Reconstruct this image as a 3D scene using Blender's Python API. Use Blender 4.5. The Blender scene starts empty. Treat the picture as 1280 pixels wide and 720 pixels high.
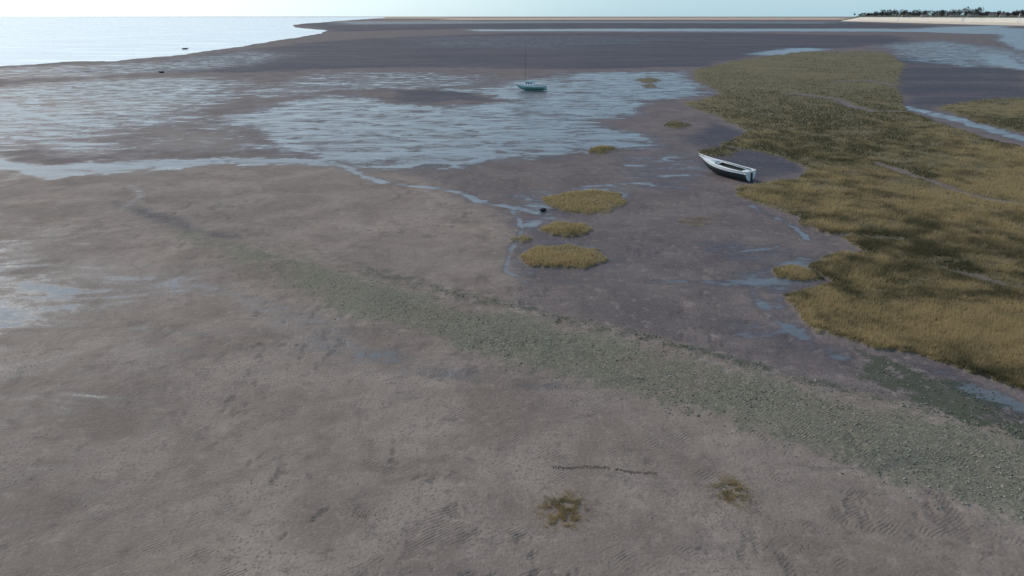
import bpy, math, numpy as np, bmesh
from mathutils import Vector, Matrix
rng=np.random.default_rng(7)
scn=bpy.context.scene
H=20.0; F=853.0; P=math.atan(340/853.0)
cp,sp=math.cos(P),math.sin(P)
# ---- survey helper: measured bearing -> metres on the flat shore (x east, y north)
def G(px,py):
    a=(px-640)/F; b=(360-max(py,21.2))/F
    t=H/(sp-b*cp)
    return (a*t,(cp+b*sp)*t)
def UV(pts):
    o=[]
    for p in pts:
        x,y=G(*p); o.append((math.atan2(x,y),math.log(math.hypot(x,y))))
    return np.array(o)
# ---- noise
def h2(ix,iy,s):
    h=(ix*374761393+iy*668265263+s*974711)&0xffffffff
    h=((h^(h>>13))*1274126177)&0xffffffff
    return ((h^(h>>16))&0xffffff)/16777216.0
def vn(x,y,s=0):
    fx=np.floor(x);fy=np.floor(y);ix=fx.astype(np.int64);iy=fy.astype(np.int64)
    a=x-fx;b=y-fy;a=a*a*(3-2*a);b=b*b*(3-2*b)
    return (h2(ix,iy,s)*(1-a)+h2(ix+1,iy,s)*a)*(1-b)+(h2(ix,iy+1,s)*(1-a)+h2(ix+1,iy+1,s)*a)*b
def fbm(x,y,o=4,s=0):
    r=0;amp=0.5;t=0
    for i in range(o):
        r=r+amp*vn(x,y,s+i*13);t+=amp;amp*=0.55;x,y=(x*.8-y*.6)*2.03+5.1,(x*.6+y*.8)*2.03+1.7
    return r/t-0.5
def ss(a,b,x):
    t=np.clip((x-a)/(b-a),0,1);return t*t*(3-2*t)
M=0.15
def sdp(U,V,poly,closed=True):
    P_=UV(poly);res=np.full(U.shape,-M)
    m=(U>P_[:,0].min()-M)&(U<P_[:,0].max()+M)&(V>P_[:,1].min()-M)&(V<P_[:,1].max()+M)
    idx=np.nonzero(m)[0]
    if len(idx)==0:return res
    u=U[idx];v=V[idx];d=np.full(u.shape,M*M);ins=np.zeros(u.shape,bool);n=len(P_)
    for i in range(n if closed else n-1):
        ax,ay=P_[i];bx,by=P_[(i+1)%n];ex,ey=bx-ax,by-ay
        t=np.clip(((u-ax)*ex+(v-ay)*ey)/(ex*ex+ey*ey+1e-12),0,1)
        d=np.minimum(d,(u-ax-t*ex)**2+(v-ay-t*ey)**2)
        if closed and ay!=by:
            c=((ay>v)!=(by>v))&(u<(bx-ax)*(v-ay)/(by-ay)+ax)
            ins^=c
    d=np.sqrt(d);res[idx]=np.where(ins,d,-d) if closed else -d
    return res
# ---- map of the shore
WET=[([(290,142),(400,118),(520,122),(580,112),(640,100),(720,90),(850,88),(890,105),(895,120),(850,128),(790,150),(860,168),(840,180),(790,187),(700,197),(610,207),(520,212),(440,212),(370,200),(330,182),(310,165),(250,152)],0.66,.05),
 ([(-300,190),(0,195),(60,207),(160,199),(260,197),(340,195),(440,207),(460,216),(350,207),(270,206),(200,212),(100,219),(60,225),(0,214),(-300,210)],0.76,.02),
 ([(-300,110),(0,108),(120,98),(260,95),(330,105),(300,130),(200,150),(120,165),(0,190),(-300,185)],0.56,.06),
 ([(20,172),(130,150),(250,140),(330,170),(330,190),(200,190),(60,198)],0.56,.05),
 ([(250,118),(420,88),(620,92),(640,102),(560,112),(420,116),(330,128)],0.46,.06),
 ([(640,245),(690,235),(760,232),(800,240),(790,255),(720,262),(690,285),(740,295),(775,330),(700,345),(650,352),(632,325),(655,300),(640,280),(660,265)],0.52,.04),
 ([(900,348),(990,322),(1060,320),(1035,352),(985,365),(978,385),(1010,418),(1070,440),(1050,455),(1000,430),(965,385),(950,362),(860,357)],0.60,.022),
 ([(860,295),(960,303),(1030,325),(900,330)],0.46,.03),
 ([(-300,275),(0,288),(60,300),(110,325),(180,340),(270,352),(180,375),(100,398),(40,412),(0,435),(-300,480)],0.50,.10),
 ([(1090,56),(1180,49),(1260,60),(1400,85),(1200,85),(1120,75)],0.55,.04),
 ([(1120,445),(1190,462),(1300,510),(1400,560),(1280,530),(1190,480)],0.50,.02),
 ([(370,418),(460,425),(560,455),(660,476),(720,492),(600,482),(480,470),(420,450)],0.38,.03),
 ([(200,335),(330,372),(420,402),(520,440),(430,425),(300,390),(210,355)],0.40,.03),
 ([(-300,88),(0,84),(200,76),(320,62),(380,70),(300,86),(100,98),(-300,104)],0.46,.05),
 ([(590,37),(800,36),(1130,36),(1250,31),(1300,44),(1130,40),(800,39.5),(590,39)],0.9,.03),
 ([(400,27),(800,26.5),(1060,27),(1060,30),(700,29),(420,31)],0.5,.04),
 ([(760,195),(900,185),(900,225),(780,238)],0.40,.04),
 ([(900,395),(980,410),(1040,440),(980,440),(900,415)],0.40,.03),
 ([(500,46),(760,44),(900,50),(700,62),(520,60)],0.30,.06),
 ([(-300,440),(0,450),(180,400),(330,420),(200,520),(60,640),(-300,800)],0.22,.14),
]
WETL=[([(435,211),(480,228),(540,236),(580,241),(605,252),(650,260),(672,266)],.010,.68),
 ([(640,262),(652,285),(640,310),(632,340),(655,352)],.006,.54),
 ([(655,350),(760,354),(860,352),(940,360),(1000,352)],.006,.48),
 ([(700,236),(790,228),(860,236)],.006,.56),
 ([(930,252),(960,265),(1000,288),(1010,300)],.007,.62),
 ([(965,68),(1010,61)],.03,.9),
 ([(1128,133),(1180,145),(1230,160),(1300,178)],.014,.75),
 ([(1238,68),(1252,80),(1300,88)],.02,.8),([(1275,36),(1272,50),(1290,62)],.02,.8),
 ([(940,366),(965,395),(1010,425),(1050,446)],.010,.6),
 ([(560,112),(640,118),(700,112)],.02,.7),
 ([(0,128),(30,140),(90,155)],.012,.7),([(-100,215),(0,205),(70,222)],.014,.9),
 ([(150,262),(175,245),(160,232)],.006,.38)]
DRY=[([(470,112),(560,110),(640,126),(560,133),(480,128)],.5,.03),([(120,165),(240,150),(330,175),(250,190),(150,185)],.22,.04),
 ([(740,150),(800,148),(870,160),(840,172),(760,160)],.5,.03),([(690,92),(720,100),(700,106)],.2,.03),([(800,130),(880,122),(900,132),(820,142)],.5,.03)]
SLATE=[[(-500,26),(1800,26),(1800,700),(1280,545),(1000,475),(850,435),(720,402),(640,375),(650,330),(620,262),(500,214),(350,204),(0,212),(-500,214)]]
DARK=[[(60,92),(200,78),(420,50),(650,41),(900,41),(1110,44),(1150,52),(1080,58),(1000,62),(880,84),(700,87),(500,84),(300,92)],
 [(560,112),(480,112),(500,128),(620,126)],[(140,250),(170,256),(240,285),(300,300),(240,292),(170,268)],
 [(1080,80),(1140,70),(1290,90),(1290,130),(1180,135),(1140,140)],[(900,150),(980,190),(1010,215),(940,225),(880,205),(860,170)],
 [(350,28),(1080,28),(1200,34),(1000,36),(590,36),(420,40)]]
GRASS=[[(865,88),(930,74),(1000,65),(1110,65),(1130,80),(1122,108),(1132,138),(1190,160),(1290,188),(1700,230),(1700,640),(1290,492),(1220,470),(1160,447),(1080,434),(1010,408),(978,372),(1040,352),(1008,334),(1050,316),(1090,318),(1060,300),(1000,280),(1000,270),(925,247),(918,232),(1000,224),(1010,210),(970,196),(900,182),(935,165),(905,150),(850,130),(905,118),(870,102)],
 [(1172,134),(1230,124),(1400,118),(1500,190),(1290,168),(1220,154)],
 [(677,248),(700,241),(740,239),(775,243),(785,255),(765,264),(720,267),(690,260)],
 [(673,287),(695,280),(730,280),(745,288),(720,297),(688,297)],
 [(650,322),(668,310),(710,307),(745,312),(758,324),(735,336),(690,338),(658,332)],
 [(637,300),(650,296),(664,300),(652,305)],
 [(733,187),(745,182),(765,182),(772,188),(755,193),(737,192)],
 [(965,338),(990,332),(1020,340),(1026,349),(1000,352),(972,348)],
 [(870,188),(900,184),(925,188),(910,196),(880,195)],[(826,156),(845,152),(866,156),(848,161)],
 [(792,100),(812,97),(828,100),(812,104)],[(800,107),(815,105),(820,108),(808,110)]]
CREEK=[[(1185,338),(1230,350),(1300,366)],[(1100,205),(1150,222),(1200,240),(1300,262)],[(990,118),(1040,124),(1090,140),(1130,140)],[(1000,300),(1060,292),(1120,300)],[(1125,108),(1080,100),(1040,102)]]
SPARSE=[[(680,630),(698,620),(722,624),(732,642),(715,654),(685,652)],[(896,610),(912,602),(928,610),(925,626),(905,628)],
 [(845,278),(870,270),(900,272),(902,279),(870,284)],[(860,275),(900,268),(905,275)]]
REEF=[[(130,248),(200,272),(330,303),(450,338),(560,370),(700,402),(850,436),(1000,478),(1150,514),(1280,545),(1600,630),(1800,900),(1500,780),(1280,663),(1200,638),(1100,603),(1000,567),(900,533),(760,494),(640,466),(520,430),(400,395),(290,350),(240,318),(185,285)]]
ALGAE=[[(1070,438),(1130,452),(1200,470),(1300,520),(1500,610),(1500,680),(1280,560),(1180,522),(1100,490),(1060,460)]]
RIDGE=[(180,262),(330,300),(450,336),(560,366),(700,400),(850,434),(1000,475),(1150,512),(1280,543),(1600,628)]
TAN=[[(540,22.1),(1060,22.1),(1060,24.6),(560,25)],[(350,21.5),(560,21.5),(560,23),(380,23.4)]]
BROWNFAR=[[(380,27),(560,24),(620,27),(560,33),(400,36)],[(0,120),(150,118),(260,128),(180,142),(20,150)],[(170,160),(300,168),(330,182),(200,186)]]
SEA=[(-900,74),(-300,86),(0,82),(90,77),(150,75),(230,68),(300,58),(350,50),(400,42),(410,38),(370,35),(365,31),(400,28),(440,25),(480,22.6),(480,21.3),(-900,21.3)]
def fields(x,y):
    r=np.hypot(x,y);u0=np.arctan2(x,y);v0=np.log(np.maximum(r,1))
    wu=fbm(u0*14,v0*14,4,1);wv=fbm(u0*14,v0*14,4,51)
    w2u=fbm(u0*70,v0*70,3,101);w2v=fbm(u0*70,v0*70,3,151)
    u=u0+wu*.035+w2u*.012;v=v0+wv*.06+w2v*.03
    wet=np.zeros(u.shape)
    for p,l,s in WET: wet=np.maximum(wet,l*ss(-s,s,sdp(u,v,p)))
    for p,l,s in DRY: wet=wet-l*ss(-s,s,sdp(u,v,p))
    us,vs=u0+wu*.012+w2u*.006,v0+wv*.025+w2v*.012
    for p,w,l in WETL:
        wet=np.maximum(wet,l*ss(-w*1.8,-w*.2,sdp(us,vs,p,False)))
    sl=np.zeros(u.shape)
    for p in SLATE: sl=np.maximum(sl,ss(-.06,.06,sdp(u,v,p)))
    dk=np.zeros(u.shape)
    for p in DARK: dk=np.maximum(dk,ss(-.05,.05,sdp(u,v,p)))
    for p in BROWNFAR: sl=sl-.6*ss(-.05,.05,sdp(u,v,p))
    gs=np.full(u.shape,-M)
    ug,vg=u0+wu*.010+w2u*.012,v0+wv*.025+w2v*.022
    for p in GRASS: gs=np.maximum(gs,sdp(ug,vg,p))
    for p in CREEK: gs=np.minimum(gs,-sdp(u0+wu*.03,v0+wv*.04,p,False)-.006)
    sg=np.full(u.shape,-M)
    for p in SPARSE: sg=np.maximum(sg,sdp(ug,vg,p))
    rf=sdp(u0+wu*.02+w2u*.014,v0+wv*.04+w2v*.03,REEF[0])
    al=sdp(u,v,ALGAE[0])
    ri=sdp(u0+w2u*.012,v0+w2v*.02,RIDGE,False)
    tan=np.zeros(u.shape)
    for p in TAN: tan=np.maximum(tan,ss(-.02,.02,sdp(u0,v0,p)))
    sea=sdp(u0+wu*.01+w2u*.005,v0+wv*.05+w2v*.02,SEA)
    g=ss(-.003,.004,gs);reef=ss(-.035,.07,rf)
    near=1-ss(60,140,r)
    pit=np.where(r<90,ss(.07,.24,fbm(x*1.2,y*.8,4,301)),0)*ss(-.1,.12,fbm(x*.12,y*.12,3,311))
    z=fbm(x*.12,y*.12,3,201)*.2*near+fbm(x*.6,y*.6,3,251)*.06*near-pit*.06
    z=z*(1-.75*np.clip(wet*1.2,0,1))-.05*np.clip(wet,0,1)+g*(.16+.12*fbm(x*.3,y*.3,3,401))+reef*.16*near
    z=z+.10*ss(-.03,0,ri)*near
    z=z-.25*ss(-.01,.02,sea)
    return dict(r=r,wet=wet*(1-g),slate=np.clip(sl,0,1),dark=dk,gs=gs,sg=sg,grass=g,reef=reef,rf=rf,algae=ss(-.03,.03,al),ridge=ss(-.03,0,ri)*ss(-30,0,x),tan=tan,sea=ss(-.02,.02,sea),seasd=sea,pit=pit,z=z)

def mesh_obj(name,verts,faces,mat=None,smooth=False,attrs=None,parent=None):
    me=bpy.data.meshes.new(name)
    if isinstance(faces,np.ndarray):
        nf,k=faces.shape
        me.vertices.add(len(verts));me.vertices.foreach_set('co',np.asarray(verts,np.float32).ravel())
        me.loops.add(nf*k);me.loops.foreach_set('vertex_index',faces.astype(np.int32).ravel())
        me.polygons.add(nf);me.polygons.foreach_set('loop_start',np.arange(0,nf*k,k,dtype=np.int32))
        try: me.polygons.foreach_set('loop_total',np.full(nf,k,np.int32))
        except Exception: pass
        me.update(calc_edges=True)
    else:
        me.from_pydata([tuple(v) for v in verts],[],faces);me.update()
    if smooth: me.polygons.foreach_set('use_smooth',np.ones(len(me.polygons),bool))
    if attrs:
        for k_,a in attrs.items():
            at=me.attributes.new(k_,'FLOAT','POINT');at.data.foreach_set('value',np.asarray(a,np.float32))
    if mat: 
        for m in (mat if isinstance(mat,(list,tuple)) else [mat]): me.materials.append(m)
    o=bpy.data.objects.new(name,me);scn.collection.objects.link(o)
    if parent: o.parent=parent
    return o
# ---- shader helpers
class N:
    def __init__(s,name):
        s.m=bpy.data.materials.new(name);s.m.use_nodes=True;s.t=s.m.node_tree;s.t.nodes.clear()
    def n(s,ty,**k):
        x=s.t.nodes.new(ty)
        for a,b in k.items(): setattr(x,a,b)
        return x
    def l(s,a,b):
        if isinstance(a,bpy.types.NodeSocket): s.t.links.new(a,b)
        else:
            try:b.default_value=a
            except Exception:b.default_value=(*a,1)
    def math(s,op,a,b=0.0,c=None):
        x=s.n('ShaderNodeMath',operation=op);s.l(a,x.inputs[0]);s.l(b,x.inputs[1])
        if c is not None:s.l(c,x.inputs[2])
        return x.outputs[0]
    def ctr(s,v,k): return s.math('MULTIPLY',s.math('SUBTRACT',v,.5),k)
    def mix(s,f,a,b,bt='MIX'):
        x=s.n('ShaderNodeMix',data_type='RGBA',blend_type=bt);s.l(f,x.inputs[0])
        for i,c in ((6,a),(7,b)):
            if isinstance(c,tuple): x.inputs[i].default_value=(*c,1)
            else: s.l(c,x.inputs[i])
        return x.outputs[2]
    def noise(s,vec,sc,det=4,ro=.55,dist=0):
        x=s.n('ShaderNodeTexNoise');s.l(vec,x.inputs['Vector']);x.inputs['Scale'].default_value=sc
        x.inputs['Detail'].default_value=det;x.inputs['Roughness'].default_value=ro;x.inputs['Distortion'].default_value=dist
        return x.outputs[0]
    def step(s,v,a,b,lo=0.,hi=1.):
        x=s.n('ShaderNodeMapRange',interpolation_type='SMOOTHSTEP');s.l(v,x.inputs[0])
        x.inputs[1].default_value=a;x.inputs[2].default_value=b;x.inputs[3].default_value=lo;x.inputs[4].default_value=hi
        return x.outputs[0]
    def attr(s,nm): return s.n('ShaderNodeAttribute',attribute_name=nm).outputs['Fac']
    def pos(s): return s.n('ShaderNodeTexCoord').outputs['Object']
    def vscale(s,v,sc,rot=0):
        x=s.n('ShaderNodeMapping');s.l(v,x.inputs[0]);x.inputs['Scale'].default_value=sc;x.inputs['Rotation'].default_value=(0,0,rot);return x.outputs[0]
    def out(s,sh): o=s.n('ShaderNodeOutputMaterial');s.l(sh,o.inputs[0]);return s.m
    def bsdf(s,col,ro=.6,spec=.5,nrm=None,metal=0.,ior=None):
        b=s.n('ShaderNodeBsdfPrincipled')
        if isinstance(col,tuple): b.inputs['Base Color'].default_value=(*col,1)
        else: s.l(col,b.inputs['Base Color'])
        s.l(ro,b.inputs['Roughness']);s.l(spec,b.inputs['Specular IOR Level']);b.inputs['Metallic'].default_value=metal
        if ior:b.inputs['IOR'].default_value=ior
        if nrm is not None:s.l(nrm,b.inputs['Normal'])
        return b.outputs[0]
    def bump(s,h,st,dist,nrm=None):
        b=s.n('ShaderNodeBump');s.l(st,b.inputs['Strength']);b.inputs['Distance'].default_value=dist;s.l(h,b.inputs['Height'])
        if nrm is not None:s.l(nrm,b.inputs['Normal'])
        return b.outputs[0]

# ---- ground material
m=N('mudflat_surface');p=m.pos()
nL=m.noise(p,.035,3,.6,.4);nM=m.noise(p,.17,5,.62,.6);nS=m.noise(p,1.1,4,.68,.3);nF=m.noise(p,6.5,2,.7)
nSt=m.noise(m.vscale(p,(.12,.34,1),math.radians(-34)),1.,5,.70,1.2)
nB=m.noise(m.vscale(p,(.012,.05,1),math.radians(-10)),1.,5,.65,.6)
wet=m.attr('wet');sl=m.attr('slate');pit=m.attr('pit')
brown=m.mix(m.step(nM,.32,.68),(.188,.146,.118),(.305,.242,.200))
slate=m.mix(m.step(nM,.35,.68),(.104,.083,.086),(.172,.137,.130))
c=m.mix(m.step(m.math('ADD',sl,m.ctr(nM,1.5)),.2,.8),brown,slate)
c=m.mix(m.step(nL,.35,.68,0,.5),c,(.135,.106,.095))
dkm=m.math('MULTIPLY',m.step(m.math('ADD',m.attr('dark'),m.ctr(nL,.8)),.3,.8),m.step(nB,.40,.62,.95,.55))
c=m.mix(dkm,c,(.042,.045,.064))
patch=m.noise(p,.42,3,.6,.8)
rip_mask=m.math('MULTIPLY',m.math('MAXIMUM',m.step(patch,.53,.66),m.math('MULTIPLY',pit,.8)),m.math('SUBTRACT',1.,m.step(wet,.3,.7)))
c=m.mix(m.math('MULTIPLY',rip_mask,.2),c,(.095,.078,.072))
c=m.mix(m.math('MULTIPLY',pit,.32),c,(.09,.073,.068))
fl=m.math('MULTIPLY',m.step(nF,.55,.66),m.step(nM,.40,.62))
c=m.mix(m.math('MULTIPLY',fl,.55),c,(.08,.065,.058))
c=m.mix(m.step(nF,.50,.30,0,.22),c,(.38,.31,.27))
c=m.mix(m.step(nS,.54,.72,0,.55),c,(.120,.096,.086))
c=m.mix(m.step(nS,.46,.30,0,.3),c,(.36,.295,.25))
c=m.mix(m.attr('tan'),c,(.50,.37,.27))
# stone scar
vor=m.n('ShaderNodeTexVoronoi');m.l(p,vor.inputs['Vector']);vor.inputs['Scale'].default_value=7
vs_=m.n('ShaderNodeSeparateColor');m.l(vor.outputs['Color'],vs_.inputs[0])
rfm=m.step(m.math('ADD',m.attr('reef'),m.math('ADD',m.ctr(nS,1.2),m.ctr(nM,1.8))),.3,.95)
rcol=m.mix(m.step(nM,.35,.65),(.195,.172,.112),(.140,.145,.098))
rcol=m.mix(m.step(vs_.outputs[0],.55,.95,0,.45),rcol,(.30,.29,.23))
rcol=m.mix(m.step(vs_.outputs[1],.5,.9,0,.55),rcol,(.08,.085,.058))
rcol=m.mix(m.step(vor.outputs['Distance'],.35,.65,0,.6),rcol,(.07,.07,.05))
c=m.mix(m.math('MULTIPLY',rfm,.75),c,rcol)
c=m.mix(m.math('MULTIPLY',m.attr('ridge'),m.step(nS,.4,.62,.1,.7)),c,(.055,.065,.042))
alg=m.step(m.math('ADD',m.attr('algae'),m.math('ADD',m.ctr(nS,2.2),m.ctr(nM,1.5))),.6,1.0)
c=m.mix(m.math('MULTIPLY',alg,.75),c,(.05,.062,.035))
c=m.mix(m.attr('grass'),c,m.mix(nM,(.11,.092,.05),(.18,.145,.085)))
# water film
fld=m.math('ADD',wet,m.math('ADD',m.ctr(nSt,1.7),m.math('ADD',m.ctr(nM,.6),m.ctr(nS,.4))))
film=m.step(fld,.44,.66)
damp=m.step(fld,.08,.5)
c=m.mix(m.math('MULTIPLY',damp,.6),c,m.mix(1.,c,(.44,.46,.52),'MULTIPLY'))
c=m.mix(m.math('MULTIPLY',film,.65),c,(.10,.115,.13))
ro=m.math('SUBTRACT',.82,m.math('MULTIPLY',damp,.26))
ro=m.math('ADD',m.math('MULTIPLY',ro,m.math('SUBTRACT',1.,film)),m.math('MULTIPLY',film,m.step(nSt,.3,.7,.40,.22)))
spec=m.math('ADD',.12,m.math('ADD',m.math('MULTIPLY',damp,.10),m.math('MULTIPLY',film,.26)))
wv=m.n('ShaderNodeTexWave',wave_type='BANDS',bands_direction='X');m.l(m.vscale(p,(1,1,1),math.radians(55)),wv.inputs['Vector'])
wv.inputs['Scale'].default_value=1.9;wv.inputs['Distortion'].default_value=12;wv.inputs['Detail'].default_value=2;wv.inputs['Detail Scale'].default_value=.3
dry=m.math('SUBTRACT',1.,film)
b1=m.bump(nS,m.math('MULTIPLY',dry,.55),.12)
b2=m.bump(nF,m.math('MULTIPLY',dry,.8),.035,b1)
b3=m.bump(wv.outputs['Fac'],m.math('MULTIPLY',rip_mask,.7),.025,b2)
b4=m.bump(m.noise(m.vscale(p,(.7,1.8,1),math.radians(-34)),1.6,2,.65),m.math('MULTIPLY',film,.28),.06,b3)
groundM=m.out(m.bsdf(c,ro,spec,b4))

# ---- ground sheet
th=np.concatenate([np.radians(np.linspace(-50,50,960)),np.radians(np.linspace(50,310,70)[1:-1])])
d=np.radians(np.arange(60,1.2,-.08));rr=H/np.tan(d)
rr=np.concatenate([[2.,5.,8.5],rr,np.geomspace(rr[-1],26000,80)[1:]])
T,R=np.meshgrid(th,rr);X=(R*np.sin(T)).ravel();Y=(R*np.cos(T)).ravel()
fd=fields(X,Y)
nt,nr=len(th),len(rr)
i,j=np.meshgrid(np.arange(nr-1),np.arange(nt),indexing='ij');j2=(j+1)%nt
faces=np.stack([i*nt+j,(i+1)*nt+j,(i+1)*nt+j2,i*nt+j2],-1).reshape(-1,4)[:,::-1]
ground=mesh_obj('mudflat_ground',np.stack([X,Y,fd['z']],1),faces,groundM,True,{k:fd[k] for k in ('wet','slate','dark','grass','reef','algae','ridge','tan','pit')})
bm=bmesh.new();bm.from_mesh(ground.data);bm.verts.ensure_lookup_table()
f=bm.faces.new([bm.verts[k] for k in range(nt)][::-1]);f.smooth=True
if f.normal.z<0: f.normal_flip()
bm.to_mesh(ground.data);bm.free()

# ---- sea
m=N('sea_surface');p=m.pos()
wn=m.noise(m.vscale(p,(.012,.05,1),.2),1.,5,.6);w2=m.noise(m.vscale(p,(.15,.5,1),.1),1.,3,.6)
bb=m.bump(w2,.12,.08)
cc=m.mix(m.step(wn,.4,.65),(.58,.61,.62),(.70,.72,.73))
seaM=m.out(m.bsdf(cc,m.step(wn,.35,.65,.15,.32),.5,bb,ior=1.33))
ths=np.radians(np.linspace(-75,-5,240));rs=H/np.tan(np.radians(np.concatenate([np.arange(5.2,.6,-.03),np.geomspace(.6,.047,30)])))
T,R=np.meshgrid(ths,rs);xs=(R*np.sin(T)).ravel();ys=(R*np.cos(T)).ravel();fs=fields(xs,ys)
keep=fs['seasd']>-.012;ntt=len(ths)
i,j=np.meshgrid(np.arange(len(rs)-1),np.arange(ntt-1),indexing='ij')
q=np.stack([i*ntt+j,(i+1)*ntt+j,(i+1)*ntt+j+1,i*ntt+j+1],-1).reshape(-1,4)[:,::-1]
q=q[keep[q].all(1)]
mesh_obj('sea_water',np.stack([xs,ys,np.full(xs.shape,-.06)],1),q,seaM,True)

# ---- marsh grass
def grass_mat(name):
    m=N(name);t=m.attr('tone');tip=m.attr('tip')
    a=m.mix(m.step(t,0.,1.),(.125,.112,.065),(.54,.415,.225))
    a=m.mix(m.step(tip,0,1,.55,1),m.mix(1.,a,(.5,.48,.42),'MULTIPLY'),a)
    di=m.n('ShaderNodeBsdfDiffuse');m.l(a,di.inputs[0]);tr=m.n('ShaderNodeBsdfTranslucent');m.l(a,tr.inputs[0])
    mx=m.n('ShaderNodeMixShader');mx.inputs[0].default_value=.4;m.l(di.outputs[0],mx.inputs[1]);m.l(tr.outputs[0],mx.inputs[2])
    return m.out(mx.outputs[0])
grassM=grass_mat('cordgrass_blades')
def blades(name,x,y,z,h,w,tone,nb,mat,lean=.35):
    n=len(x)*nb
    X=np.repeat(x,nb);Y=np.repeat(y,nb);Z=np.repeat(z,nb);Hh=np.repeat(h,nb)*rng.uniform(.6,1.15,n);W=np.repeat(w,nb);tn=np.repeat(tone,nb)+rng.normal(0,.12,n)
    X=X+rng.normal(0,1,n)*W*1.6;Y=Y+rng.normal(0,1,n)*W*1.6
    a=rng.uniform(0,2*np.pi,n);b=rng.uniform(0,2*np.pi,n);ln=Hh*lean*rng.uniform(0,1,n)
    v=np.zeros((n,3,3));v[:,0]=np.stack([X-np.cos(a)*W,Y-np.sin(a)*W,Z-.03],1);v[:,1]=np.stack([X+np.cos(a)*W,Y+np.sin(a)*W,Z-.03],1)
    v[:,2]=np.stack([X+np.cos(b)*ln+.06*Hh,Y+np.sin(b)*ln,Z+Hh],1)
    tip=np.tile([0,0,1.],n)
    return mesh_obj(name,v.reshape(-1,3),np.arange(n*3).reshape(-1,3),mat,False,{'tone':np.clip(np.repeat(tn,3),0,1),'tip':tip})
def sample(px0,px1,py0,py1,n):
    x0=rng.uniform(px0,px1,n);y0=rng.uniform(py0,py1,n)
    b=(360-y0)/F;t=H/(sp-b*cp);return (x0-640)/F*t,(cp+b*sp)*t
gx,gy=[],[]
for box,n in (((840,1500,62,660),540000),((630,840,94,355),90000)):
    a,b=sample(*box,n);gx.append(a);gy.append(b)
gx=np.concatenate(gx);gy=np.concatenate(gy);ff=fields(gx,gy)
dens=fbm(gx*.25,gy*.25,4,601)
k=(ff['gs']>.0)&((dens>-.16)|(rng.random(len(gx))<.35))
gx,gy=gx[k],gy[k];r=ff['r'][k];z=ff['z'][k];dens=dens[k];gsd=ff['gs'][k]
tone=.55+fbm(gx*.05,gy*.05,4,651)*1.9+fbm(gx*.5,gy*.5,3,671)*1.4-.24*ss(70,200,r)+.22*(gx<25)*(r<110)-.2*(1-ss(.0,.02,gsd))*(gx>20)
hh=(.24+.45*(fbm(gx*.3,gy*.3,3,681)+.3))*(.45+.55*ss(0,.012,gsd))*rng.uniform(.7,1.2,len(gx))*(1-.5*ss(110,250,r))
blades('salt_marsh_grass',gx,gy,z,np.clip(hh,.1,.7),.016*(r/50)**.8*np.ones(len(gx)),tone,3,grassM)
a,b=sample(660,950,585,670,120000);ff=fields(a,b)
k=(ff['sg']+.012*rng.normal(0,1,len(a))>.002)&(fbm(a*5,b*5,3,77)>-.02)
a2,b2=sample(840,910,265,288,6000);f2=fields(a2,b2);k2=(f2['sg']>0)&(fbm(a2,b2,3,77)>-.05)
a,b,z=np.r_[a[k],a2[k2]],np.r_[b[k],b2[k2]],np.r_[ff['z'][k],f2['z'][k2]]
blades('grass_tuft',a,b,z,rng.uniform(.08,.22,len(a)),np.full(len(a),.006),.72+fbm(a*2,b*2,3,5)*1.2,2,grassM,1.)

# ---- stones
m=N('weathered_stone');t=m.attr('tone')
c=m.mix(t,(.075,.08,.052),(.33,.315,.25));stoneM=m.out(m.bsdf(c,.7,.25))
def ico():
    bm=bmesh.new();bmesh.ops.create_icosphere(bm,subdivisions=1,radius=1)
    v=np.array([q.co[:] for q in bm.verts]);f=np.array([[w.index for w in q.verts] for q in bm.faces]);bm.free();return v,f
IV,IF=ico()
def stones(name,x,y,z,s,tone,mat,flat=.6):
    n=len(x);a=rng.uniform(0,6.28,n);V=IV[None]*(1+rng.uniform(-.3,.3,(n,12,1)))
    sx=s*rng.uniform(.8,1.6,n);sy=s*rng.uniform(.6,1.1,n);sz=s*flat*rng.uniform(.7,1.4,n)
    vx=V[:,:,0]*sx[:,None];vy=V[:,:,1]*sy[:,None];vz=V[:,:,2]*sz[:,None]
    ca,sa=np.cos(a)[:,None],np.sin(a)[:,None]
    W=np.stack([vx*ca-vy*sa+x[:,None],vx*sa+vy*ca+y[:,None],vz+z[:,None]+s[:,None]*.1],-1).reshape(-1,3)
    Fc=(IF[None]+(np.arange(n)*12)[:,None,None]).reshape(-1,3)
    return mesh_obj(name,W,Fc,mat,False,{'tone':np.repeat(np.clip(tone,0,1),12)})
n=400000;x=rng.uniform(-50,45,n);y=rng.uniform(8,85,n)
ff=fields(x,y);e=ss(-.05,.10,ff['rf']);along=ss(-26,18,x)
pr=e*(.02+.75*along)*np.clip(.6+2.6*fbm(x*.45,y*.45,4,21),.03,1.3)
pr=np.maximum(pr,ff['ridge']*.8*ss(-22,8,x)*(.5+1.6*fbm(x*.8,y*.8,3,25)))*(1-ff['grass'])
k=rng.random(n)<pr
x,y,z=x[k],y[k],ff['z'][k];rg=ff['ridge'][k]
s=.018+.055*rng.random(len(x))**2.+.012*rg
stones('stone_scar',x,y,z,s,.40+rng.normal(0,.25,len(x))+fbm(x*.3,y*.3,3,9)*.7-.15*rg,stoneM,.5)
n=240000;x=rng.uniform(-45,45,n);y=rng.uniform(14,80,n);ff=fields(x,y)
cl_=fbm(x*.35,y*.35,4,88);k=rng.random(n)<(.008+.14*ss(.08,.3,cl_)+.22*ff['algae'])*(1-ff['grass'])
x,y,z=x[k],y[k],ff['z'][k];al=ff['algae'][k]
stones('shell_and_pebble_litter',x,y,z,rng.uniform(.010,.035,len(x))*(1+1.5*al),.2+rng.normal(0,.3,len(x))-.2*al,stoneM,.5)
sx,sy=[],[]
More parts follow.
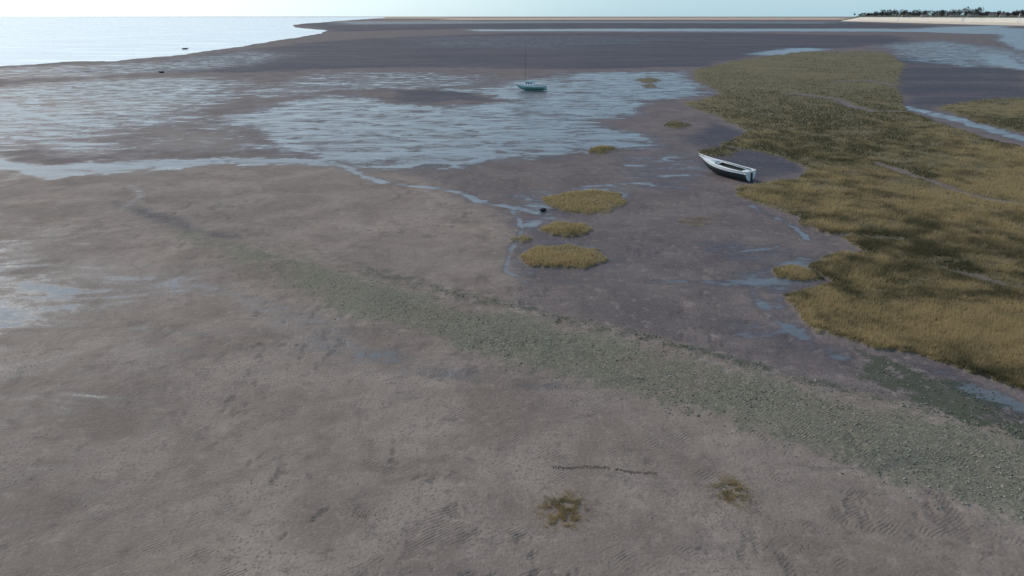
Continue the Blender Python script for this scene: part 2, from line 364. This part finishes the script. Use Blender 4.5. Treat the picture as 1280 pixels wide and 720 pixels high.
for pl,nn,wd in (([(690,585),(712,586),(735,584),(762,586)],380,2.),([(768,587),(790,591),(822,592)],280,2.),([(435,630),(450,648),(480,645)],140,9),([(890,600),(930,612),(940,630)],200,14),([(870,632),(960,655),(1010,690)],260,26),([(240,440),(260,470),(250,500)],60,8),([(770,560),(800,590),(840,600)],120,22)):
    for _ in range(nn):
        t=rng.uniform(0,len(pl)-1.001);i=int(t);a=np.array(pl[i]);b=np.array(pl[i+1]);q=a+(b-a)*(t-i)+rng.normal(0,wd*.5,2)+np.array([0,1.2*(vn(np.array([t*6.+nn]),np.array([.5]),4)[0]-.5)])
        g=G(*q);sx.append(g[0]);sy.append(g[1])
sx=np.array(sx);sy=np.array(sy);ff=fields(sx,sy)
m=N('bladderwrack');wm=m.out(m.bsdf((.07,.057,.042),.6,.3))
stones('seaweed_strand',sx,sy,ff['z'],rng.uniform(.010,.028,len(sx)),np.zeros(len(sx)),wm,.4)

# ---- boats
def simple(name,col,ro=.5,dirt=.4,sc=3.):
    m=N(name);p=m.pos();c=m.mix(m.step(m.noise(p,sc,5,.65),.45,.75,0,dirt),col,tuple(v*.35 for v in col))
    return m.out(m.bsdf(c,ro,.4))
white=simple('weathered_white_paint',(.78,.80,.80),.45,.3);navy=simple('antifoul_dark',(.035,.045,.05),.6,.4)
teal=simple('mint_paint',(.22,.48,.42),.45,.35);wood=simple('varnished_spar',(.30,.20,.11),.5,.3);blackm=simple('black_rubber',(.02,.02,.022),.6,.2)
darkint=simple('bilge_dark',(.05,.05,.045),.7,.4);glass=simple('cabin_glass',(.02,.03,.035),.1,.1);grey=simple('galvanised',(.35,.36,.37),.4,.3);deckm=simple('deck_grey',(.42,.48,.48),.6,.4)
def hbm(t,L,B):
    return B/2*((.72+.28*math.sin(math.pi/2*min(t/.42,1))) if t<.42 else max(1-((t-.42)/.58)**2.3,0.012))
def shr(t,Hh): return Hh*(1+.30*max(t-.3,0)**2/.49+.08*max(.3-t,0)/.3)
def tube(name,pts,rad,mat,par,rad2=None,seg=8):
    vs,fs=[],[];pts=[Vector(q) for q in pts]
    for i,q in enumerate(pts):
        dd=(pts[min(i+1,len(pts)-1)]-pts[max(i-1,0)]).normalized();a=dd.orthogonal().normalized();b=dd.cross(a)
        r_=rad+( (rad2 if rad2 else rad)-rad)*i/(len(pts)-1)
        for k in range(seg):
            an=2*math.pi*k/seg;vs.append(q+a*r_*math.cos(an)+b*r_*math.sin(an))
    for i in range(len(pts)-1):
        for k in range(seg): fs.append((i*seg+k,i*seg+(k+1)%seg,(i+1)*seg+(k+1)%seg,(i+1)*seg+k))
    fs.append(tuple(range(seg))[::-1]);fs.append(tuple((len(pts)-1)*seg+k for k in range(seg)))
    return mesh_obj(name,vs,fs,mat,True,parent=par)
def prism(name,pr,mat,par):
    vs,fs=[],[];n=len(pr[0][0])
    for o,z in pr:
        for k,q in enumerate(o): vs.append((q[0],q[1],z[k] if isinstance(z,(list,tuple)) else z))
    for i in range(len(pr)-1):
        for k in range(n): fs.append((i*n+k,i*n+(k+1)%n,(i+1)*n+(k+1)%n,(i+1)*n+k))
    fs.append(tuple(range(n))[::-1]);fs.append(tuple((len(pr)-1)*n+k for k in range(n)))
    return mesh_obj(name,vs,fs,mat,parent=par)
def hull(par,L,B,Hh,mtop,mbot,mdeck,split,cock):
    NS,NK=26,12;vs,fs,mi=[],[],[]
    for i in range(NS):
        t=i/(NS-1);hb=hbm(t,L,B);zs=shr(t,Hh);zk=.7*Hh*max((t-.72)/.28,0)**2.2
        for side in range(2*NK+1):
            s=1-abs(side-NK)/NK;sg=-1 if side<NK else 1
            vs.append(((t-.5)*L+(.08*L*(1-s)*max(t-.8,0)/.2),sg*hb*(1-s**3)**.7,zs+(zk-zs)*s))
    w=2*NK+1
    for i in range(NS-1):
        for k in range(w-1):
            fs.append((i*w+k,i*w+k+1,(i+1)*w+k+1,(i+1)*w+k));s=1-abs(k+.5-NK)/NK;mi.append(0 if s<split else 1)
    fs.append(tuple(range(w)));mi.append(0)
    o=mesh_obj('hull',vs,fs,[mtop,mbot],True,parent=par)
    for f_,q in zip(o.data.polygons,mi): f_.material_index=q
    vs,fs=[],[];c0,c1,cw=cock
    for i in range(NS):
        t=i/(NS-1);hb=hbm(t,L,B)*.97;zs=shr(t,Hh)-.07;x=(t-.5)*L+.08*L*max(t-.8,0)/.2*.95
        inn=min(hb*.9,cw) if c0<t<c1 else .004
        for yy in (-hb,-inn,inn,hb): vs.append((x,yy,zs+(.05 if abs(yy)<hb*.95 else 0)))
    for i in range(NS-1):
        t=(i+.5)/(NS-1)
        for k in range(3):
            if k==1 and c0<t<c1: continue
            fs.append((i*4+k,i*4+k+1,(i+1)*4+k+1,(i+1)*4+k))
    mesh_obj('deck',vs,fs,mdeck,parent=par)
    x0,x1=(c0-.5)*L-.1,(c1-.5)*L+.1
    prism('cockpit_well',[([(x0,-cw),(x1,-cw*.9),(x1,cw*.9),(x0,cw)],.32*Hh),([(x0,-cw),(x1,-cw*.9),(x1,cw*.9),(x0,cw)],.36*Hh)],darkint,par)
    for sg in (-1,1):
        tube('gunwale_rail',[((t-.5)*L+.08*L*max(t-.8,0)/.2,sg*hbm(t,L,B),shr(t,Hh)+.01) for t in np.linspace(0,1,24)],.045,mtop,par,seg=6)
        mesh_obj('coaming',[(x0,sg*cw,.34*Hh),(x1,sg*cw*.9,.34*Hh),(x1,sg*cw*.9,shr(c1,Hh)+.05),(x0,sg*cw,shr(c0,Hh)+.05),(x0,sg*(cw+.05),.34*Hh),(x1,sg*(cw*.9+.05),.34*Hh),(x1,sg*(cw*.9+.05),shr(c1,Hh)+.05),(x0,sg*(cw+.05),shr(c0,Hh)+.05)],[(0,1,2,3),(7,6,5,4),(3,2,6,7),(0,3,7,4),(1,5,6,2)],darkint,parent=par)
    mesh_obj('keel',[((-.42)*L,-.05,-.22),(.2*L,-.05,-.22),(.33*L,-.05,.1),(-.45*L,-.05,.1),((-.42)*L,.05,-.22),(.2*L,.05,-.22),(.33*L,.05,.1),(-.45*L,.05,.1)],[(0,1,2,3),(7,6,5,4),(0,4,5,1),(1,5,6,2),(3,7,4,0)],mbot,parent=par)
    prism('rudder',[([(-.5*L-.45,-.03),(-.5*L-.02,-.03),(-.5*L-.02,.03),(-.5*L-.45,.03)],-.1),([(-.5*L-.28,-.03),(-.5*L-.02,-.03),(-.5*L-.02,.03),(-.5*L-.28,.03)],Hh*.95)],mbot,par)
def place(name,px,py,z,head,roll,pitch=0):
    e=bpy.data.objects.new(name,None);scn.collection.objects.link(e);x,y=G(px,py);e.location=(x,y,z)
    e.rotation_euler=(Matrix.Rotation(head,3,'Z')@Matrix.Rotation(pitch,3,'Y')@Matrix.Rotation(roll,3,'X')).to_euler();return e
a=np.array(G(878,211));b=np.array(G(936,226));hd=math.atan2(a[1]-b[1],a[0]-b[0]);L=float(np.hypot(*(a-b)))
e=place('sailing_boat',907,220,.2,hd,math.radians(-3),math.radians(-1));
hull(e,L,2.5,1.25,white,navy,white,.26,(.10,.66,.72))
prism('foredeck_cuddy',[([(.18*L,-.6),(.33*L,-.33),(.33*L,.33),(.18*L,.6)],1.2),([(.19*L,-.5),(.31*L,-.26),(.31*L,.26),(.19*L,.5)],1.5)],deckm,e)
for xx in (-.25,-.05,.08): prism('thwart',[([(xx*L,-.70),(xx*L+.25,-.70),(xx*L+.25,.70),(xx*L,.70)],.86),([(xx*L,-.70),(xx*L+.25,-.70),(xx*L+.25,.70),(xx*L,.70)],.9)],wood,e)
tube('lowered_mast',[(-.52*L,.15,1.48),(0,.1,1.58),(.62*L,0,1.85)],.06,white,e,.04)
tube('boom',[(-.45*L,-.2,1.4),(.12*L,-.15,1.45)],.05,wood,e)
tube('bowsprit',[(.45*L,0,1.4),(.62*L,0,1.6)],.05,white,e,.03)
e=place('fishing_boat',664,113,.15,math.radians(165),math.radians(2))
L=8.4;hull(e,L,3.0,1.35,white,teal,white,.3,(.08,.38,.8))
prism('cabin',[([(-.1*L,-.95),(.24*L,-.7),(.24*L,.7),(-.1*L,.95)],1.3),([(-.09*L,-.85),(.2*L,-.55),(.2*L,.55),(-.09*L,.85)],2.4)],white,e)
prism('wheelhouse_roof',[([(-.13*L,-.95),(.2*L,-.65),(.2*L,.65),(-.13*L,.95)],2.402),([(-.13*L,-.95),(.2*L,-.65),(.2*L,.65),(-.13*L,.95)],2.48)],teal,e)
for sg in (-1,1):
    for xx in (-.05,.04,.12):
        yb=.92-(xx+.1)*L*.085
        mesh_obj('window',[(xx*L,sg*(yb+.01),1.65),(xx*L+.5,sg*(yb-.03),1.65),(xx*L+.5,sg*(yb-.07),2.1),(xx*L,sg*(yb-.03),2.1)],[(0,1,2,3)],glass,parent=e)
tube('mast',[(.22*L,0,1.3),(.22*L,0,12.3)],.05,darkint,e,.03)
tube('boom',[(.2*L,0,2.7),(-.38*L,0,2.8)],.06,wood,e)
for q in ((.5*L+.3,0,1.6),(-.48*L,0,1.4)): tube('stay',[q,(.22*L,0,12.1)],.005,grey,e,seg=4)
for xx in (.28,.36,.44): 
    for sg in (-1,1): tube('stanchion',[(xx*L,sg*hbm(xx+.5,L,2.8)*.9,1.3),(xx*L,sg*hbm(xx+.5,L,2.8)*.9,1.95)],.02,grey,e,seg=5)
for px,py,hd_,mt,LL in ((232,61.5,.4,navy,3.4),(201,91,2.8,navy,2.4)):
    e=place('rowing_boat',px,py,.1,hd_,.15);hull(e,LL,LL*.36,LL*.15,mt,navy,darkint,.5,(.1,.75,LL*.11))
    prism('outboard_motor',[([(-LL*.6,-.12),(-LL*.53,-.12),(-LL*.53,.12),(-LL*.6,.12)],.1),([(-LL*.61,-.15),(-LL*.52,-.15),(-LL*.52,.15),(-LL*.61,.15)],LL*.22)],blackm,e)
e=place('mooring_buoy',679,264,.17,math.radians(15),0);e.scale=(.75,.7,.6)
prof=[(-.55,.12),(-.45,.26),(-.1,.34),(.2,.33),(.42,.2),(.55,.07)]
vs=[(x_,r_*math.cos(k*math.pi/8),r_*math.sin(k*math.pi/8)) for x_,r_ in prof for k in range(16)];fs=[(i*16+k,i*16+(k+1)%16,(i+1)*16+(k+1)%16,(i+1)*16+k) for i in range(5) for k in range(16)]
fs+= [tuple(range(16))[::-1],tuple(80+k for k in range(16))]
mesh_obj('float_body',vs,fs,blackm,True,parent=e)
tube('ring',[(.55+.12+.12*math.cos(t),0,.12*math.sin(t)) for t in np.linspace(0,6.28,14)],.025,grey,e,seg=6)
tube('chain',[(.78,0,-.05),(1.1,.1,-.2),(1.6,.35,-.22),(2.2,.2,-.24)],.03,blackm,e,seg=5)

# ---- headland with promenade wall, houses and trees
coast=[(1052,3300),(1120,2700),(1200,2250),(1290,1950),(1400,1750),(1600,1600)]
cl=[]
for px,r_ in coast:
    a=math.atan((px-640)/(F*cp+340*sp)) ;cl.append((r_*math.sin(a),r_*math.cos(a)))
pr=[(0,-.5,0),(70,3,0),(110,6,0),(112,15,1),(120,16,1),(150,18,2),(400,24,2),(900,20,2)]
V=[];Fc=[];mi=[];pc=[]
for i in range(len(cl)-1):
    for t in np.linspace(0,1,12,endpoint=(i==len(cl)-2)): pc.append(np.array(cl[i])*(1-t)+np.array(cl[i+1])*t)
for i,q in enumerate(pc):
    k=q/np.hypot(*q);ramp=min(i/5,1)
    for o_,z_,_ in pr: V.append((q[0]+k[0]*o_,q[1]+k[1]*o_,z_*(ramp if o_>0 else 1)+(rng.normal(0,.5) if o_>=150 else 0)))
for i in range(len(pc)-1):
    for k in range(len(pr)-1): Fc.append((i*8+k,(i+1)*8+k,(i+1)*8+k+1,i*8+k+1));mi.append(pr[k+1][2])
hs=simple('beach_sand',(.60,.50,.40),.9,.2,.02);wl=simple('concrete_wall',(.62,.58,.52),.8,.2,.05);tf=simple('coastal_turf',(.09,.09,.05),.9,.4,.02)
o=mesh_obj('headland',V,Fc,[hs,wl,tf])
for f_,q in zip(o.data.polygons,mi): f_.material_index=q
m=N('distant_foliage');c=m.mix(m.attr('tone'),(.04,.046,.045),(.10,.10,.08));fol=m.out(m.bsdf(c,.9,.1))
TV=[];TT=[]
for k in range(560):
    i=int(rng.integers(6,len(pc)));q=pc[i]+rng.normal(0,15,2);kk=q/np.hypot(*q);o_=rng.uniform(150,420);b=q+kk*o_
    hgt=rng.uniform(10,24)*(.5+.8*vn(np.array([i*.35]),np.array([.5]),3)[0]);cr=hgt*rng.uniform(.3,.5);gz=19
    TV+= [(b[0]-.4,b[1],gz-2),(b[0]+.4,b[1],gz-2),(b[0],b[1],gz+hgt*.7)];TT+=[.1]*3
    for _ in range(46):
        dd=rng.normal(0,1,3);dd/=np.linalg.norm(dd);dd*=rng.uniform(.4,1)
        cc_=np.array([b[0]+dd[0]*cr,b[1]+dd[1]*cr,gz+hgt*.62+dd[2]*hgt*.38]);tn=rng.uniform(0,1)
        for w_ in rng.normal(0,1.3,(3,3)): TV.append(tuple(cc_+w_));TT.append(tn)
mesh_obj('distant_tree_line',np.array(TV),np.arange(len(TV)).reshape(-1,3),fol,False,{'tone':TT})
brick=simple('render_wall',(.5,.46,.4),.8,.2,.2);roof=simple('slate_roof',(.10,.08,.075),.7,.2,.2)
for k in range(12):
    i=int(14+k*3+rng.integers(0,2));q=pc[min(i,len(pc)-1)];kk=q/np.hypot(*q);b=q+kk*rng.uniform(135,175)
    e=bpy.data.objects.new('house',None);scn.collection.objects.link(e);e.location=(b[0],b[1],17);e.rotation_euler=(0,0,math.atan2(kk[1],kk[0])-math.pi/2+rng.normal(0,.1))
    w_=rng.uniform(7,13);d_=5;z_=rng.uniform(6,8)
    prism('walls',[([(-w_,-d_),(w_,-d_),(w_,d_),(-w_,d_)],0),([(-w_,-d_),(w_,-d_),(w_,d_),(-w_,d_)],z_)],brick,e)
    mesh_obj('roof',[(-w_-.5,-d_-.5,z_),(w_+.5,-d_-.5,z_),(w_+.5,d_+.5,z_),(-w_-.5,d_+.5,z_),(-w_+2,0,z_+4),(w_-2,0,z_+4)],[(0,1,5,4),(1,2,5),(2,3,4,5),(3,0,4)],roof,parent=e)
    prism('chimney',[([(w_*.5,-.5),(w_*.5+1,-.5),(w_*.5+1,.5),(w_*.5,.5)],z_+2),([(w_*.5,-.5),(w_*.5+1,-.5),(w_*.5+1,.5),(w_*.5,.5)],z_+5.5)],brick,e)
    for fl_ in (1,4.2):
        for xx in np.linspace(-w_+2,w_-2,4): mesh_obj('window',[(xx-.7,-d_-.03,fl_),(xx+.7,-d_-.03,fl_),(xx+.7,-d_-.03,fl_+1.4),(xx-.7,-d_-.03,fl_+1.4)],[(0,1,2,3)],glass,parent=e)
    mesh_obj('door',[(-.5,-d_-.03,0),(.5,-d_-.03,0),(.5,-d_-.03,.8),(-.5,-d_-.03,.8)],[(0,1,2,3)],roof,parent=e)

# ---- light: hazy daylight, sun ahead and to the left
el=math.radians(38);az=math.radians(-50)
w=bpy.data.worlds.new('World');scn.world=w;w.use_nodes=True;nt_=w.node_tree;bg=nt_.nodes['Background']
sk=nt_.nodes.new('ShaderNodeTexSky');sk.sky_type='NISHITA';sk.sun_disc=False;sk.sun_elevation=el;sk.sun_rotation=az%(2*math.pi)
sk.air_density=1.0;sk.dust_density=.5;sk.ozone_density=3.0
nt_.links.new(sk.outputs[0],bg.inputs[0]);bg.inputs[1].default_value=.05
tc=nt_.nodes.new('ShaderNodeTexCoord');sx_=nt_.nodes.new('ShaderNodeSeparateXYZ');nt_.links.new(tc.outputs['Generated'],sx_.inputs[0])
rp=nt_.nodes.new('ShaderNodeValToRGB');nt_.links.new(sx_.outputs['Z'],rp.inputs[0])
el_=rp.color_ramp.elements;el_[0].position=0;el_[0].color=(.21,.42,.57,1);el_[1].position=.7;el_[1].color=(.17,.27,.38,1)
q=el_.new(.12);q.color=(.24,.38,.49,1);q=el_.new(.3);q.color=(.25,.35,.43,1)
dn=nt_.nodes.new('ShaderNodeVectorMath');dn.operation='DOT_PRODUCT';nt_.links.new(tc.outputs['Generated'],dn.inputs[0]);dn.inputs[1].default_value=(math.sin(az),math.cos(az),.35)
mr=nt_.nodes.new('ShaderNodeMapRange');mr.interpolation_type='SMOOTHSTEP';nt_.links.new(dn.outputs['Value'],mr.inputs[0]);mr.inputs[1].default_value=.45;mr.inputs[2].default_value=1.05
mxw=nt_.nodes.new('ShaderNodeMix');mxw.data_type='RGBA';mxw.blend_type='ADD';nt_.links.new(mr.outputs[0],mxw.inputs[0]);nt_.links.new(rp.outputs[0],mxw.inputs[6]);mxw.inputs[7].default_value=(.38,.36,.32,1)
bg2=nt_.nodes.new('ShaderNodeBackground');nt_.links.new(mxw.outputs[2],bg2.inputs[0]);bg2.inputs[1].default_value=1.0
ad=nt_.nodes.new('ShaderNodeAddShader');nt_.links.new(bg.outputs[0],ad.inputs[0]);nt_.links.new(bg2.outputs[0],ad.inputs[1])
nt_.links.new(ad.outputs[0],nt_.nodes['World Output'].inputs[0])
sd=bpy.data.lights.new('sun','SUN');sd.energy=2.3;sd.angle=math.radians(2);sd.color=(1,.93,.85)
so=bpy.data.objects.new('sun',sd);scn.collection.objects.link(so)
S=Vector((math.sin(az)*math.cos(el),math.cos(az)*math.cos(el),math.sin(el)));so.rotation_euler=(-S).to_track_quat('-Z','Y').to_euler()
cd=bpy.data.cameras.new('camera');co=bpy.data.objects.new('camera',cd);scn.collection.objects.link(co);scn.camera=co
cd.sensor_width=36;cd.lens=F/1280*36;cd.clip_end=60000;cd.clip_start=.5
co.location=(0,0,H);co.rotation_euler=(math.pi/2-P,0,0)
scn.view_settings.view_transform='Standard';scn.view_settings.look='None';scn.view_settings.exposure=0
